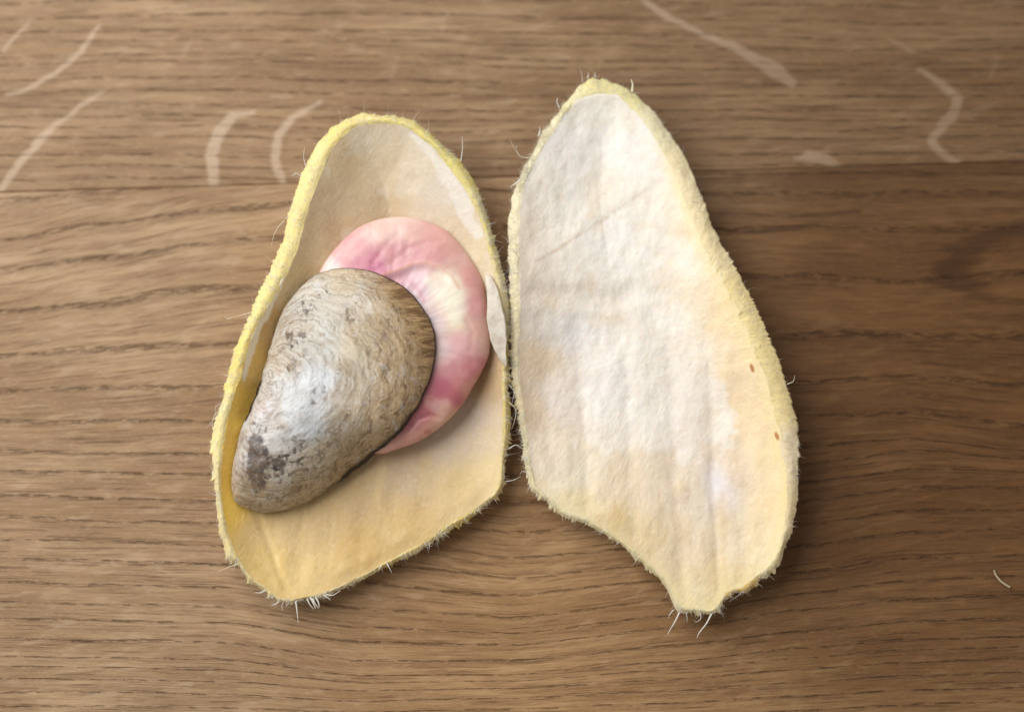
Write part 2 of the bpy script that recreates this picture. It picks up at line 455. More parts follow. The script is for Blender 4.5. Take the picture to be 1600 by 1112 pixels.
FLECKS = [  # medullary ray marks of the quarter-sawn upper plank: (points, widths, strength)
    ([(45, 36), (22, 60), (4, 81)], [3, 5, 4], .6),
    ([(155, 41), (125, 83), (87, 115), (41, 140), (8, 149)], [4, 8, 6, 6, 3], .7),
    ([(162, 145), (128, 166), (91, 191), (68, 215), (38, 249), (0, 295)], [3, 6, 8, 10, 11, 9], .75),
    ([(397, 174), (362, 181), (340, 211), (332, 242), (334, 288)], [4, 14, 17, 18, 14], .85),
    ([(502, 159), (457, 185), (434, 211), (430, 245), (441, 288)], [3, 9, 12, 14, 9], .85),
    ([(995, -8), (1030, 19), (1075, 42), (1098, 57), (1143, 70), (1177, 91), (1211, 110), (1238, 131)], [8, 9, 10, 8, 10, 15, 22, 14], .8),
    ([(1393, 64), (1427, 81)], [3, 6], .45),
    ([(1436, 109), (1468, 130), (1498, 153), (1487, 181), (1468, 200), (1455, 223), (1476, 242), (1497, 257)], [5, 10, 13, 14, 14, 12, 11, 10], .8),
    ([(1242, 249), (1264, 245), (1287, 248), (1310, 260)], [4, 14, 16, 8], .85),
    ([(700, 20), (690, 48)], [4, 6], .25), ([(300, 60), (286, 86)], [3, 6], .25), ([(620, 90), (612, 120)], [3, 5], .2),
    ([(1560, 90), (1548, 120)], [4, 6], .25)]
KNOT = [((1640, 350), (1600, 358), (1547, 370), (1497, 405), (1488, 424), (1515, 455), (1560, 466), (1640, 482)),
        ((1156, 268), (1150, 295), (1138, 318), (1112, 356))]

def plank(name, y0, y1, parent, xs, ny_dense, seed, upper=False, dense=True):
    n = max(3, int((y1 - y0) / ny_dense))
    e = 1.3
    ys = np.r_[y0 + 0.1, y0 + 0.35, np.linspace(y0 + e, y1 - e, n), y1 - 0.35, y1 - 0.1]
    zs = np.r_[-230, -0.9, np.zeros(n), -0.9, -230]
    YY, XX = np.meshgrid(ys, xs, indexing='ij')
    ZZ = np.repeat(zs[:, None], len(xs), 1)
    P = sa + XX.ravel()[:, None] * ux + YY.ravel()[:, None] * uy
    V = np.c_[P, ZZ.ravel()]
    im = photo(np.c_[P, np.zeros(len(P))])
    px, py = im[:, 0], im[:, 1]
    if dense and not upper:
        Y = py.copy()
        for _ in range(12): Y = 0.4 * Y + 0.6 * (py - bilerp(px, Y, GX, GY, GT))
        ph = np.interp(Y, RINGS, np.arange(len(RINGS)))
        slope = 0.085 * sst(760, 560, py) + 0.05 * sst(1000, 700, py)
        slope = slope * sst(900, 300, px)
        pv = Y + slope * px * 0.6
        g = np.c_[px, Y, ph]; p = np.c_[px, pv, np.full(len(px), seed)]
        dk = 0.58 * sst(14, -10, seg_dist(im, KNOT[0], False, [3, 6, 18, 46, 50, 20, 8, 4]) + 20 * fbm(px * .010, py * .09, 5))
        dk = np.maximum(dk, 0.25 * sst(12, -8, seg_dist(im, KNOT[1], False, [16, 12, 12, 14]) + 6 * fbm(px * .03, py * .09, 6)))
        dk = np.maximum(dk, 0.8 * sst(3, 0, np.hypot((px - 1405) / 1.5, py - 409) + 1.5 * fbm(px * .2, py * .3, 8)))
        dk = np.maximum(dk, 0.55 * sst(2.0, 0, seg_dist(im, [(1222, 336), (1270, 338), (1300, 335), (1345, 330)], False, [1, 3, 4, 1]) + 2 * fbm(px * .1, py * .2, 9)))
        tone = 0.95 * sst(850, 1330, px) * sst(1200, 800, py) + 0.50 * sst(900, 1450, px) * sst(800, 1200, py)  # right side: browner wood plus painted lamp falloff and husk shadow
        fl = np.zeros(len(px))
    elif dense:
        base = py - 0.004 * (px - 800) + 6 * np.sin(px / 330 + py / 90)
        base = base + 7 * sst(400, 0, px) * -1 + 5 * fbm(px * .006, py * .02, 12)
        rings = np.cumsum(np.r_[-900, np.random.default_rng(4).uniform(9, 27, 110)])
        ph = np.interp(base, rings, np.arange(len(rings)))
        g = np.c_[px, base, ph]; p = np.c_[px, base, np.full(len(px), seed)]
        fl = np.zeros(len(px))
        q = im + np.c_[3.5 * fbm(px * .03, py * .06, 31), 3 * fbm(px * .03, py * .06, 32)]
        for poly, w, s in FLECKS:
            d = seg_dist(q, poly, False, w)
            fl = np.maximum(fl, s * sst(3.2, -2.2, d + 2.2 * fbm(px * .05, py * .3, 33)))
        dk = np.zeros(len(px)); tone = 0.13 + 0.52 * sst(500, 1400, px) + 0.16 * fbm(px * .0016, base * .018, 44, 3, .6)  # browner wood, with the falloff and dim upper corner painted in
    else:
        gv = YY.ravel() + 14 * fbm(XX.ravel() * .002, YY.ravel() * .004, int(seed) + 40)
        ph = gv / 26.0
        g = np.c_[XX.ravel(), gv, ph]; p = np.c_[XX.ravel(), gv, np.full(len(px), seed)]
        fl = dk = np.zeros(len(px)); tone = np.full(len(px), 0.12)
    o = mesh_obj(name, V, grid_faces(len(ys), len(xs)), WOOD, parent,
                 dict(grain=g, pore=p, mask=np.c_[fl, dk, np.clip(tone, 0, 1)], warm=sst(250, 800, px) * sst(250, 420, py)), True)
    return o

table = empty('oak_table', (0, 0, -0.03))
tag(table, 'brown oak table top of joined planks under the open fruit stone', 'table')
xin = np.arange(-120, 1740, 3.2)
xs_d = np.r_[np.linspace(-3900, -300, 60), np.linspace(-280, -130, 12), xin, np.linspace(1750, 1900, 12), np.linspace(1960, 5400, 60)]
xs_c = np.linspace(-3900, 5400, 160)
plank('plank', 0, 1000, table, xs_d, 3.2, 2.3, True)
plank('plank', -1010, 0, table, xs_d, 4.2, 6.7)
for i, (a, b) in enumerate(((1000, 1900), (1900, 2850), (-1960, -1010), (-2900, -1960))):
    plank('plank', a, b, table, xs_c, 18, 11.0 + 3.7 * i, dense=False)

# ------------------------------------------------------------------ husk halves
def make_husk(spec):
    s = spec
    N, MR = 1000, 130
    cz = s['cz']
    c = at(*s['centre'], cz)
    th = np.linspace(-math.pi, math.pi, N, endpoint=False)
    rimz_p = np.array([[*at(x, y, z), z] for x, y, z in s['rim']])
    rimz = ring_values(c, rimz_p, th)
    # outlines, each traced point taken at the height the rim has there
    def lift(pts):
        pts = np.asarray(pts, float)
        p0 = at(pts[:, 0], pts[:, 1], np.full(len(pts), 80.0))
        a = np.arctan2(p0[:, 1] - c[1], p0[:, 0] - c[0])
        z = np.interp(a, np.r_[th, math.pi], np.r_[rimz, rimz[0]])
        return at(pts[:, 0], pts[:, 1], z)
    ro = polar_curve(c, lift(s['outer']), th, 0.008)
    ri = polar_curve(c, lift(s['inner']), th, 0.012)
    jag = fbm(np.cos(th) * 24 + 40, np.sin(th) * 24 + 40, s['seed'], 4, 0.7)
    jagf = fbm(np.cos(th) * 90 + 140, np.sin(th) * 90 + 140, s['seed'] + 9, 3, 0.8)
    ro_s = ro.copy()
    flake = np.maximum(0, fbm(np.cos(th) * 55 + 240, np.sin(th) * 55 + 240, s['seed'] + 15, 3, .6) - .12)
    ro = ro + 2.6 * jag + 2.2 * jagf + 6 * flake * (1 + 1.3 * ((ro_s - ri) < 14))
    smooth_c = c + ri[:, None] * np.c_[np.cos(th), np.sin(th)]
    ri_s = ri.copy()
    ri = np.minimum(ri + s['torn'] * np.clip((ro_s - ri) / 24, .15, 1) * fbm(np.cos(th) * 16 + 40, np.sin(th) * 16 + 40, s['seed'] + 3, 5, .65), ro - 2.2)
    dirs = np.c_[np.cos(th), np.sin(th)]
    inner_c = c + ri[:, None] * dirs
    W = ring_values(c, np.array([[*at(x, y, 70), w] for x, y, w in s['wall']]), th)
    def field(P):
        """height of the lining over plan points P (before fine relief)"""
        d = P - c
        a = np.arctan2(d[:, 1], d[:, 0]); r = np.hypot(d[:, 0], d[:, 1])
        rz = np.interp(a, np.r_[th, math.pi], np.r_[rimz, rimz[0]]); w = np.interp(a, np.r_[th, math.pi], np.r_[W, W[0]])
        k_ = sst(10, 150, r)
        rz = rimz.mean() + (rz - rimz.mean()) * k_; w = W.mean() + (w - W.mean()) * k_
        dd = np.empty(len(P))
        q = smooth_c
        for i in range(0, len(P), 4000):
            B = P[i:i + 4000]
            dd[i:i + 4000] = np.sqrt(np.maximum((B ** 2).sum(1)[:, None] - 2 * B @ q.T + (q ** 2).sum(1)[None], 0).min(1))
        rin = np.interp(a, np.r_[th, math.pi], np.r_[ri_s, ri_s[0]])
        dd = np.where(r > rin, 0, dd)
        e = np.clip(1 - dd / w, 0, 1)
        return s['floor'] + (rz - s['floor']) * e ** 2.1
    fr = np.r_[0.0, np.linspace(0.015, 0.80, 84), 1 - 0.2 * np.linspace(1, 0, MR - 84)[:-1] ** 1.35 * 0.985, 1.0]
    fr = np.unique(np.clip(fr, 0, 1))
    P = (c + (fr[:, None, None] * ri[None, :, None]) * dirs[None]).reshape(-1, 2)
    z = field(P)
    im = photo(np.c_[P, z])
    edge_d = ((1 - fr)[:, None] * ri[None]).ravel()
    soft = sst(0, 25, edge_d)
    z = z + soft * s['relief'](im, P) + 1.0 * fbm(P[:, 0] * .05, P[:, 1] * .05, s['seed'] + 20, 4, 0.6) * soft
    V = np.c_[P, z]
    im = photo(V)
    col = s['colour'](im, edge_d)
    root = empty(s['name'], (c[0] * S, c[1] * S, 0))
    tag(root, s['label'], 'mango husk', 'two halves of one split mango husk')
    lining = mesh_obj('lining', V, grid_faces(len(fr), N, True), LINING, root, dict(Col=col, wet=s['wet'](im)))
    # lip and underside
    zin = z[-N:]
    rows, cols = [], []
    lip = np.linspace(0, 1, 11)
    for u in lip:
        rr = ri_s + (ro_s - ri_s) * u + (ri - ri_s) * (1 - u) ** 4 + (ro - ro_s) * u ** 4
        zz = rimz - 8 * u + (zin - rimz) * (1 - u) ** 5 + np.minimum(s['bulge'], 0.4 * (ro - ri)) * math.sin(math.pi * min(1, u * 1.05)) 
        pl = c + rr[:, None] * dirs
        zz = zz + (2.4 * fbm(pl[:, 0] * .04, pl[:, 1] * .04, s['seed'] + 50, 3, .6) + 0.8 * fbm(pl[:, 0] * .16, pl[:, 1] * .16, s['seed'] + 60, 3, 0.7)) * math.sin(math.pi * u) ** .5
        rows.append(np.c_[pl, zz])
    for q in (0.02, 0.045, 0.08, 0.12, 0.17, 0.23, 0.30, 0.40, 0.52, 0.68, 0.85, 0.97):
        pp = c + (ro * (1 - q))[:, None] * dirs
        cap = field(pp) - 11 - 6 * min(1, q * 8)
        zz = (rimz - 8) * (1 - q) ** 4.6 - 2.5
        zz = np.minimum(zz, cap)
        rows.append(np.c_[pp, np.maximum(zz, 0.3)])
    V2 = np.concatenate(rows)
    im2 = photo(V2)
    mesh_obj('shell', V2, grid_faces(len(rows), N, True), SHELL, root, dict(Col=s['rimcol'](im2)))
    # short fuzz of torn fibres along the rim
    def fuzz(n, lo, hi, rad, mat, dens=None, out=1.0, name='rim_fuzz', thin=None):
        w = np.ones(N) if dens is None else dens(photo(np.c_[c + ro[:, None] * dirs, rimz]))
        w = w * (0.12 + sst(-.15, .5, fbm(np.cos(th) * 22 + 80, np.sin(th) * 22 + 80, int(n) % 97 + s['seed'], 4, .6)))
        k = rng.choice(N, n, p=w / w.sum())
        u = rng.uniform(0.15, 1.0, n) if thin is None else rng.uniform(*thin, n)
        li = np.clip((u * 10).astype(int), 0, 10)
        base = np.array(rows[:11])[li, k]
        L = lo + (hi - lo) * rng.random(n) ** 2.2
        tang = np.c_[-dirs[k, 1], dirs[k, 0]]
        d2 = dirs[k] * (out * rng.uniform(0.3, 1.1, n))[:, None] + tang * rng.normal(0, 0.75, n)[:, None]
        d3 = np.c_[d2, rng.normal(0.10, 0.38, n)]
        d3 /= np.linalg.norm(d3, axis=1, keepdims=True)
        curl = np.c_[rng.normal(0, 0.35, (n, 2)), rng.normal(-0.2, 0.25, n)]
        t = np.linspace(0, 1, 5)
        path = base[:, None] + L[:, None, None] * (t[None, :, None] * d3[:, None] + (t ** 2)[None, :, None] * curl[:, None])
        path[:, 0] -= d3 * 2
        V, F = tubes(path, rad * rng.uniform(.6, 1.2, n)[:, None] * (1 - 0.75 * t)[None], 3)
        o = mesh_obj(name, V, F, mat, root)
        o['kind'] = 'stuff'
        return o
    fuzz(3200, 2.5, 9, 0.30, FIBRE, s['dens'])
    fuzz(900, 2.5, 7, 0.34, FIBRE_W, s['dens'], 0.6)
    fuzz(520, 4, 19, 0.34, FIBRE_W, s['dens'], 1.1)
    for pts, r0, mt in s['strands']:
        a = np.array([[*at(x, y, zz), zz] for x, y, zz in pts])
        t = np.linspace(0, 1, len(a)); tf = np.linspace(0, 1, 14)
        from_spline = np.stack([np.interp(tf, t, a[:, i]) for i in range(3)], -1)
        for _ in range(2): from_spline[1:-1] = 0.25 * from_spline[:-2] + 0.5 * from_spline[1:-1] + 0.25 * from_spline[2:]
        V3, F3 = tubes(from_spline[None], (0.8 * r0 * (1 - 0.75 * tf))[None], 5)
        mesh_obj('loose_fibre', V3, F3, mt, root)
    return root, field, c, th, ri, ro, rimz

def ridge(x, x0, w): return np.exp(-((x - x0) / w) ** 2)

L_OUT = [(563,176),(583,177),(608,179),(644,186),(672,207),(699,231),(723,255),(739,280),(751,308),(761,340),(769,368),(777,393),(786,425),(792,450),(795,470),(795,494),(795,534),(795,575),(795,607),(797,640),(796,671),(789,720),(786,760),(777,775),(753,795),(733,810),(709,824),(684,840),(644,866),(624,874),(595,888),(559,907),(527,922),(494,936),(478,934),(462,941),(438,941),(425,934),(409,920),(389,908),(379,894),(371,880),(353,874),(348,850),(342,825),(338,793),(334,752),(330,720),(329,696),(334,663),(342,639),(349,615),(357,582),(365,547),(377,522),(389,494),(401,462),(417,433),(431,401),(442,373),(448,344),(454,320),(464,292),(474,263),(484,243),(498,219),(518,199),(539,184)]
L_IN = [(583,192),(559,198),(535,214),(515,241),(503,271),(492,300),(481,328),(474,360),(465,393),(452,420),(436,449),(421,474),(398,518),(384,555),(377,586),(364,625),(354,672),(347,720),(344,760),(348,790),(356,830),(371,868),(389,898),(410,914),(428,929),(440,935),(462,935),(494,929),(527,916),(559,901),(595,881),(624,866),(644,855),(684,830),(709,812),(733,800),(753,787),(774,768),(780,752),(783,700),(784,651),(784,607),(784,574),(783,514),(780,474),(772,433),(763,393),(753,352),(735,312),(709,271),(676,231),(644,203),(610,193)]
R_OUT = [(926,120),(950,124),(970,132),(995,147),(1011,163),(1027,177),(1039,197),(1051,215),(1068,236),(1078,260),(1090,288),(1102,317),(1112,349),(1128,381),(1146,410),(1165,446),(1179,474),(1193,503),(1203,527),(1208,540),(1219,565),(1227,595),(1238,629),(1248,667),(1248,709),(1248,751),(1246,794),(1238,827),(1227,853),(1221,878),(1208,893),(1187,908),(1166,927),(1149,925),(1134,935),(1126,952),(1111,960),(1094,956),(1073,956),(1056,956),(1049,933),(1039,912),(1018,891),(992,870),(971,851),(942,832),(916,817),(878,806),(857,785),(828,764),(821,730),(817,688),(811,646),(803,603),(799,565),(799,520),(799,480),(796,446),(796,418),(794,373),(796,333),(803,300),(815,272),(827,248),(839,228),(847,207),(867,183),(877,167),(891,151),(906,132)]
R_IN = [(934,149),(962,151),(985,162),(1006,188),(1026,222),(1046,258),(1068,305),(1084,350),(1099,388),(1120,426),(1141,464),(1160,500),(1175,535),(1186,565),(1201,608),(1214,658),(1224,709),(1229,760),(1228,800),(1222,835),(1212,870),(1200,886),(1180,900),(1160,918),(1146,919),(1130,929),(1120,946),(1108,953),(1090,950),(1073,950),(1061,948),(1055,930),(1043,908),(1021,885),(996,863),(975,845),(946,826),(920,811),(882,799),(862,780),(838,760),(831,730),(826,688),(821,646),(815,603),(811,565),(812,520),(814,480),(814,434),(812,373),(814,320),(823,284),(834,256),(847,232),(869,199),(885,175),(906,157)]

LC = [(583,215,227,216,192),(540,260,215,196,162),(600,260,220,206,179),(660,260,230,220,200),(700,300,232,224,214),(520,320,215,196,166),(600,320,212,192,160),(680,340,229,216,196),(490,380,222,202,166),(530,360,212,187,152),(720,360,229,214,188),(750,400,232,218,188),(770,500,204,181,148),(460,430,228,204,156),(430,520,204,167,110),(395,560,230,192,112),(370,640,250,208,96),(350,740,250,208,96),(355,800,250,208,96),(400,830,220,191,132),(450,830,210,181,130),(500,820,210,181,130),(560,780,206,177,130),(640,740,210,185,150),(700,690,212,193,168),(740,650,208,189,168),(760,600,200,171,128),(770,680,220,201,166),(720,760,218,193,138),(640,820,214,183,124),(560,860,210,177,114),(480,900,218,189,128),(420,880,222,191,120),(530,900,216,185,124),(775,740,228,205,154)]  # upper and left-wall points painted brighter to offset shade; left gold imitates through-light
RC = [(930,170,226,218,203),(900,250,224,217,209),(980,250,226,218,206),(940,290,222,206,178),(860,300,224,214,199),(850,370,221,207,188),(960,370,222,216,206),(1060,330,226,213,189),(1080,400,229,217,197),(1000,420,226,218,203),(880,460,215,200,181),(950,470,214,198,177),(860,520,221,211,199),(900,520,226,220,215),(1000,520,220,208,193),(1080,480,226,208,178),(1140,500,228,206,167),(1150,580,226,203,167),(1180,640,229,206,167),(1100,560,224,207,181),(950,600,222,213,203),(1050,620,221,208,193),(840,560,220,198,167),(830,640,217,195,165),(850,700,222,206,184),(870,620,221,210,198),(900,740,222,209,186),(960,760,222,204,176),(1020,760,223,206,180),(1080,760,218,200,176),(1120,760,228,220,219),(1160,740,226,206,178),(1200,720,229,207,164),(1215,780,227,202,158),(900,790,222,205,162),(960,820,217,194,148),(1020,850,220,198,158),(1080,850,219,199,168),(1140,840,223,206,178),(1190,840,224,203,163),(1080,930,222,205,164),(1130,900,221,198,153),(1210,870,225,212,178)]
FLUFF = [(850,250),(842,330),(850,420),(870,500),(887,540),(916,565),(912,646),(904,688),(942,717),(980,709),(1030,713),(1056,700),(1064,730),(1081,726),(1094,696),(1132,692),(1166,679),(1140,637),(1132,603),(1112,561),(1090,520),(1062,440),(1050,340),(1020,240),(980,180),(930,165),(885,200)]

def l_relief(im, P):
    x, y = im[:, 0], im[:, 1]
    xs = x + 0.12 * (y - 800)
    lower = sst(690, 790, y)
    h = sum(a * ridge(xs, x0, w) for x0, w, a in ((455, 16, 3.4), (500, 18, 2.2), (545, 22, 3), (590, 17, 2.4), (640, 24, 3.2), (690, 18, 2.6), (735, 20, 3))) * lower
    h = h - 2.2 * sst(10, 0, seg_dist(im, [(400, 800), (420, 850), (445, 920)])) * sst(780, 830, y)
    h = h + 5 * fbm(x * .012, y * .009, 71, 3)
    return h
def r_relief(im, P):
    x, y = im[:, 0], im[:, 1]
    xs = x + 14 * fbm(x * .004, y * .006, 77, 2) - 0.06 * (y - 700)
    low = sst(470, 600, y)
    h = sum(a * ridge(xs, x0, w) for x0, w, a in ((880, 16, 1.8), (945, 24, 2.3), (1015, 20, 1.8), (1085, 24, 2.6), (1140, 18, 2.6), (1180, 14, 1.8))) * low
    h = h - low * sum(a * ridge(xs, x0, w) for x0, w, a in ((912, 9, 1.8), (1052, 10, 1.8), (1112, 7, 1.6), (982, 8, 1.2)))
    crease = [(838, 408), (868, 392), (905, 366), (935, 348), (962, 329), (1000, 304), (1022, 284)]
    h = h + 1.1 * sst(-9, 9, (seg_dist(im - (4, 8), crease) - seg_dist(im + (4, 8), crease)) + 3 * fbm(x * .05, y * .05, 3)) * sst(34, 6, seg_dist(im, crease))
    fold = seg_dist(im, [(835, 455), (880, 462), (950, 468), (990, 455)])
    h = h - 3 * sst(26, 0, fold)
    h = h + 3.6 * fbm(x * .014, y * .011, 78, 4) + 1.3 * fbm(x * .05, y * .03, 79, 3) 
    return h

def l_colour(im, d):
    x, y = im[:, 0], im[:, 1]
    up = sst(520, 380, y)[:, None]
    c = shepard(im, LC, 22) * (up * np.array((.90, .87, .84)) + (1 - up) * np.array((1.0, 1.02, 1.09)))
    n = fbm(x * .035, y * .03, 91, 4)
    white = sst(0.18, 0.6, n) * sst(520, 420, y)
    c = c * (1 - .35 * white[:, None]) + .35 * white[:, None] * lin((224, 216, 203))
    stv = sst(.05, .5, fbm((x + .12 * y) * .06, y * .008, 103, 4, .6)) * sst(640, 760, y)
    c = c * (1 - .4 * stv[:, None]) + .4 * stv[:, None] * lin((230, 206, 152))
    torn = sst(5, -2, seg_dist(im, [(640, 208), (668, 232), (695, 272), (722, 318), (745, 368)], False, [6, 10, 16, 24, 12]) + 9 * fbm(x * .05, y * .05, 92))
    c = c * (1 - 0.9 * torn[:, None]) + .9 * torn[:, None] * lin((230, 224, 214))
    st = sst(3, -1, seg_dist(im, [(450, 418), (425, 470), (400, 520), (388, 560), (381, 595)], False, [3, 7, 9, 9, 4]) + 4 * fbm(x * .1, y * .06, 93))
    c = c * (1 - .9 * st[:, None]) + .9 * st[:, None] * lin((248, 238, 214))
    return c
def r_colour(im, d):
    c = np.minimum(shepard(im, RC, 20) * (1.13, 1.17, 1.24), (.89, .88, .86))
    x, y = im[:, 0], im[:, 1]
    sd = sdist(im, FLUFF) + 26 * fbm(x * .03, y * .03, 95, 5, .6)
    sw_ = sst(620, 480, y); m = sst(0, 1, (sd + 6 + 26 * sw_) / (15 + 52 * sw_)) * (0.55 + 0.35 * fbm(x * .03, y * .03, 96, 4))
    m = np.clip(m * 1.25, 0, 1)[:, None] * 0.82
    c = c * (1 - m) + m * lin((243, 241, 236))
    stv = sst(.05, .5, fbm(x * .07, y * .010, 101, 4, .6)) * sst(660, 760, y) * (0.35 + 0.65 * sst(1010, 1090, x))
    c = c * (1 - .5 * stv[:, None]) + .5 * stv[:, None] * lin((238, 230, 208))
    lowb = sst(-.1, .5, fbm(x * .03, y * .02, 102, 4)) * sst(700, 800, y)
    c = c * (1 - .42 * lowb[:, None]) + .42 * lowb[:, None] * lin((222, 194, 138))
    tan = sst(.25, .6, fbm(x * .028, y * .034, 97, 4)) * sst(700, 400, y)
    c = c * (1 - .2 * tan[:, None]) + .2 * tan[:, None] * lin((222, 192, 142))
    cr = sst(2.6, .4, seg_dist(im, [(838, 408), (868, 392), (905, 366), (935, 348), (962, 329), (1000, 304), (1022, 284)]) + 1.6 * fbm(x * .07, y * .07, 99))[:, None] * .30
    c = c * (1 - cr) + cr * lin((196, 160, 112))
    eb = (.65 * sst(34, 0, d) * sst(1000, 1060, x))[:, None]
    c = c * (1 - eb) + eb * lin((240, 224, 172))
    for (a, b, l1, l2) in ((1175, 575, 3.2, 6.5), (1214, 681, 3.2, 7.0)):
        s = sst(1.3, .6, np.hypot((x - a - .3 * (y - b)) / l1, (y - b) / l2) + .25 * fbm(x * .3, y * .3, 98))[:, None]
        c = c * (1 - .85 * s) + .85 * s * lin((176, 108, 40))
    return c
def l_rim(im):
    return shepard(im, [(583,180,239,224,154),(530,195,239,222,146),(480,250,242,227,164),(440,380,243,226,160),(400,470,244,228,156),(365,560,244,224,138),(340,660,244,232,170),(334,760,244,230,172),(350,850,241,222,164),(420,925,233,214,164),(480,935,231,216,174),(600,885,231,210,150),(700,825,225,198,114),(780,770,231,212,154),(795,600,221,202,136),(795,480,231,216,166),(750,310,231,218,144),(680,215,231,220,134),(640,186,237,224,142)], 12)
def r_rim(im):
    return shepard(im, [(926,122,233,224,164),(980,140,233,226,172),(1030,180,239,232,200),(1080,265,244,230,194),(1130,385,243,228,186),(1170,460,245,226,170),(1210,545,246,228,170),(1238,630,246,226,170),(1248,700,246,230,200),(1246,790,245,226,184),(1220,880,237,222,178),(1160,925,219,182,98),(1110,958,235,222,172),(1050,930,235,222,182),(970,850,235,222,178),(870,800,237,224,186),(822,730,231,218,182),(810,640,221,204,168),(798,500,231,220,186),(796,400,235,226,198),(810,280,235,228,200),(850,205,235,228,200),(890,150,233,226,182)], 12)
def l_wet(im):
    return 0.8 * sst(640, 800, im[:, 1]) * sst(.1, .5, fbm(im[:, 0] * .05, im[:, 1] * .03, 61, 3) + .2)
def r_wet(im):
    return sst(700, 760, im[:, 1]) * sst(.0, .45, fbm(im[:, 0] * .04, im[:, 1] * .025, 62, 3) + .25)

def l_dens(im):
    x, y = im[:, 0], im[:, 1]
    return 0.22 + 0.8 * (y < 440) + 0.35 * (x < 420) * (y < 880) + 1.0 * np.exp(-((x - 795) / 14) ** 2 - ((y - 470) / 50) ** 2) + 0.7 * np.exp(-((x - 470) / 60) ** 2 - ((y - 935) / 25) ** 2) + 0.5 * np.exp(-((x - 690) / 40) ** 2 - ((y - 835) / 30) ** 2)
def r_dens(im):
    x, y = im[:, 0], im[:, 1]
    return 0.20 + 1.3 * (y < 300) * (x < 1040) + 0.6 * (x < 830) * (y < 740) + 0.3 * (x > 1040) * (y < 300) + 0.05 * (x > 1150) + 0.5 * (y > 945) + 0.5 * np.exp(-((x - 1170) / 30) ** 2 - ((y - 920) / 25) ** 2)

FW, FY = FIBRE_W, FIBRE
L_STR = [([(485,932,44),(490,942,42),(493,950,39)],2.6,FW), ([(493,932,44),(498,941,42),(499,948,40)],2.2,FW), ([(505,929,46),(512,933,44),(516,937,43)],1.8,FW), ([(455,936,42),(450,943,40),(447,946,39)],1.6,FW), ([(438,937,44),(431,943,42),(424,945,40)],1.3,FW), ([(415,922,50),(406,926,48),(399,925,46)],1.3,FW), ([(720,252,88),(723,232,95),(722,213,100)],1.0,FW), ([(478,262,96),(474,245,100),(476,230,104)],.7,FW),
  ([(470,275,98),(462,270,104),(456,276,104)],1.3,FW), ([(444,345,108),(434,355,112),(427,368,112),(424,384,108)],.6,FY),
  ([(392,488,112),(374,493,114),(354,498,110)],.6,FY), ([(362,496,111),(356,499,111),(352,494,111)],.45,FW),
  ([(346,640,112),(334,648,114),(331,664,106),(336,678,100)],.6,FY), ([(344,632,114),(336,634,116),(338,656,110)],.5,FW),
  ([(462,938,42),(464,952,40),(466,972,34)],1.8,FW), ([(488,934,44),(492,942,42),(498,950,38)],2.2,FW), ([(480,935,44),(484,944,42),(490,951,40)],1.6,FW),
  ([(508,928,46),(520,930,44),(532,922,44)],1.4,FW), ([(444,938,42),(440,946,40),(442,953,38)],1.0,FW),
  ([(604,878,44),(608,886,42),(612,894,38)],1.6,FW), ([(596,884,42),(592,888,40),(591,893,38)],.9,FW),
  ([(372,880,66),(356,886,62),(340,893,58)],.7,FY), ([(722,806,42),(730,818,38),(738,816,36)],.6,FW),
  ([(795,628,60),(808,640,56),(803,662,50),(796,676,48)],.8,FY), ([(796,700,52),(806,694,56),(818,702,58)],.9,FW), ([(790,752,50),(802,750,52),(814,744,54)],.7,FW),
  ([(795,600,62),(804,612,58),(800,630,56)],.7,FW)]
R_STR = [([(826,248,88),(812,245,94),(803,232,100),(797,218,104)],.6,FY), ([(830,246,90),(815,247,96),(808,238,100),(806,228,102)],.6,FW),
  ([(812,282,86),(804,288,92),(798,292,94)],1.8,FW), ([(910,128,84),(909,116,92),(906,106,98)],.7,FW), ([(918,122,84),(920,114,90)],1.2,FW), ([(930,121,84),(930,113,90)],1.1,FW),
  ([(988,143,82),(989,132,90),(986,124,94)],2.6,FY), ([(874,168,86),(870,160,92),(871,153,96)],1.5,FW), ([(842,212,88),(844,204,94),(843,198,98)],1.6,FW), ([(852,206,88),(854,196,96)],1.1,FW),
  ([(1062,956,44),(1054,972,36),(1043,990,26)],1.7,FW), ([(1112,958,44),(1104,974,36),(1092,988,26),(1089,996,22)],1.7,FW), ([(1072,956,44),(1074,966,38),(1073,972,34)],1.0,FW),
  ([(1094,956,42),(1096,966,40),(1088,972,38),(1084,968,38)],.8,FW), ([(1052,952,42),(1046,960,38),(1044,966,34)],.9,FW),
  ([(1230,600,84),(1240,596,86),(1242,586,90)],.8,FY), ([(826,740,48),(816,735,50),(812,742,48)],.6,FW)]

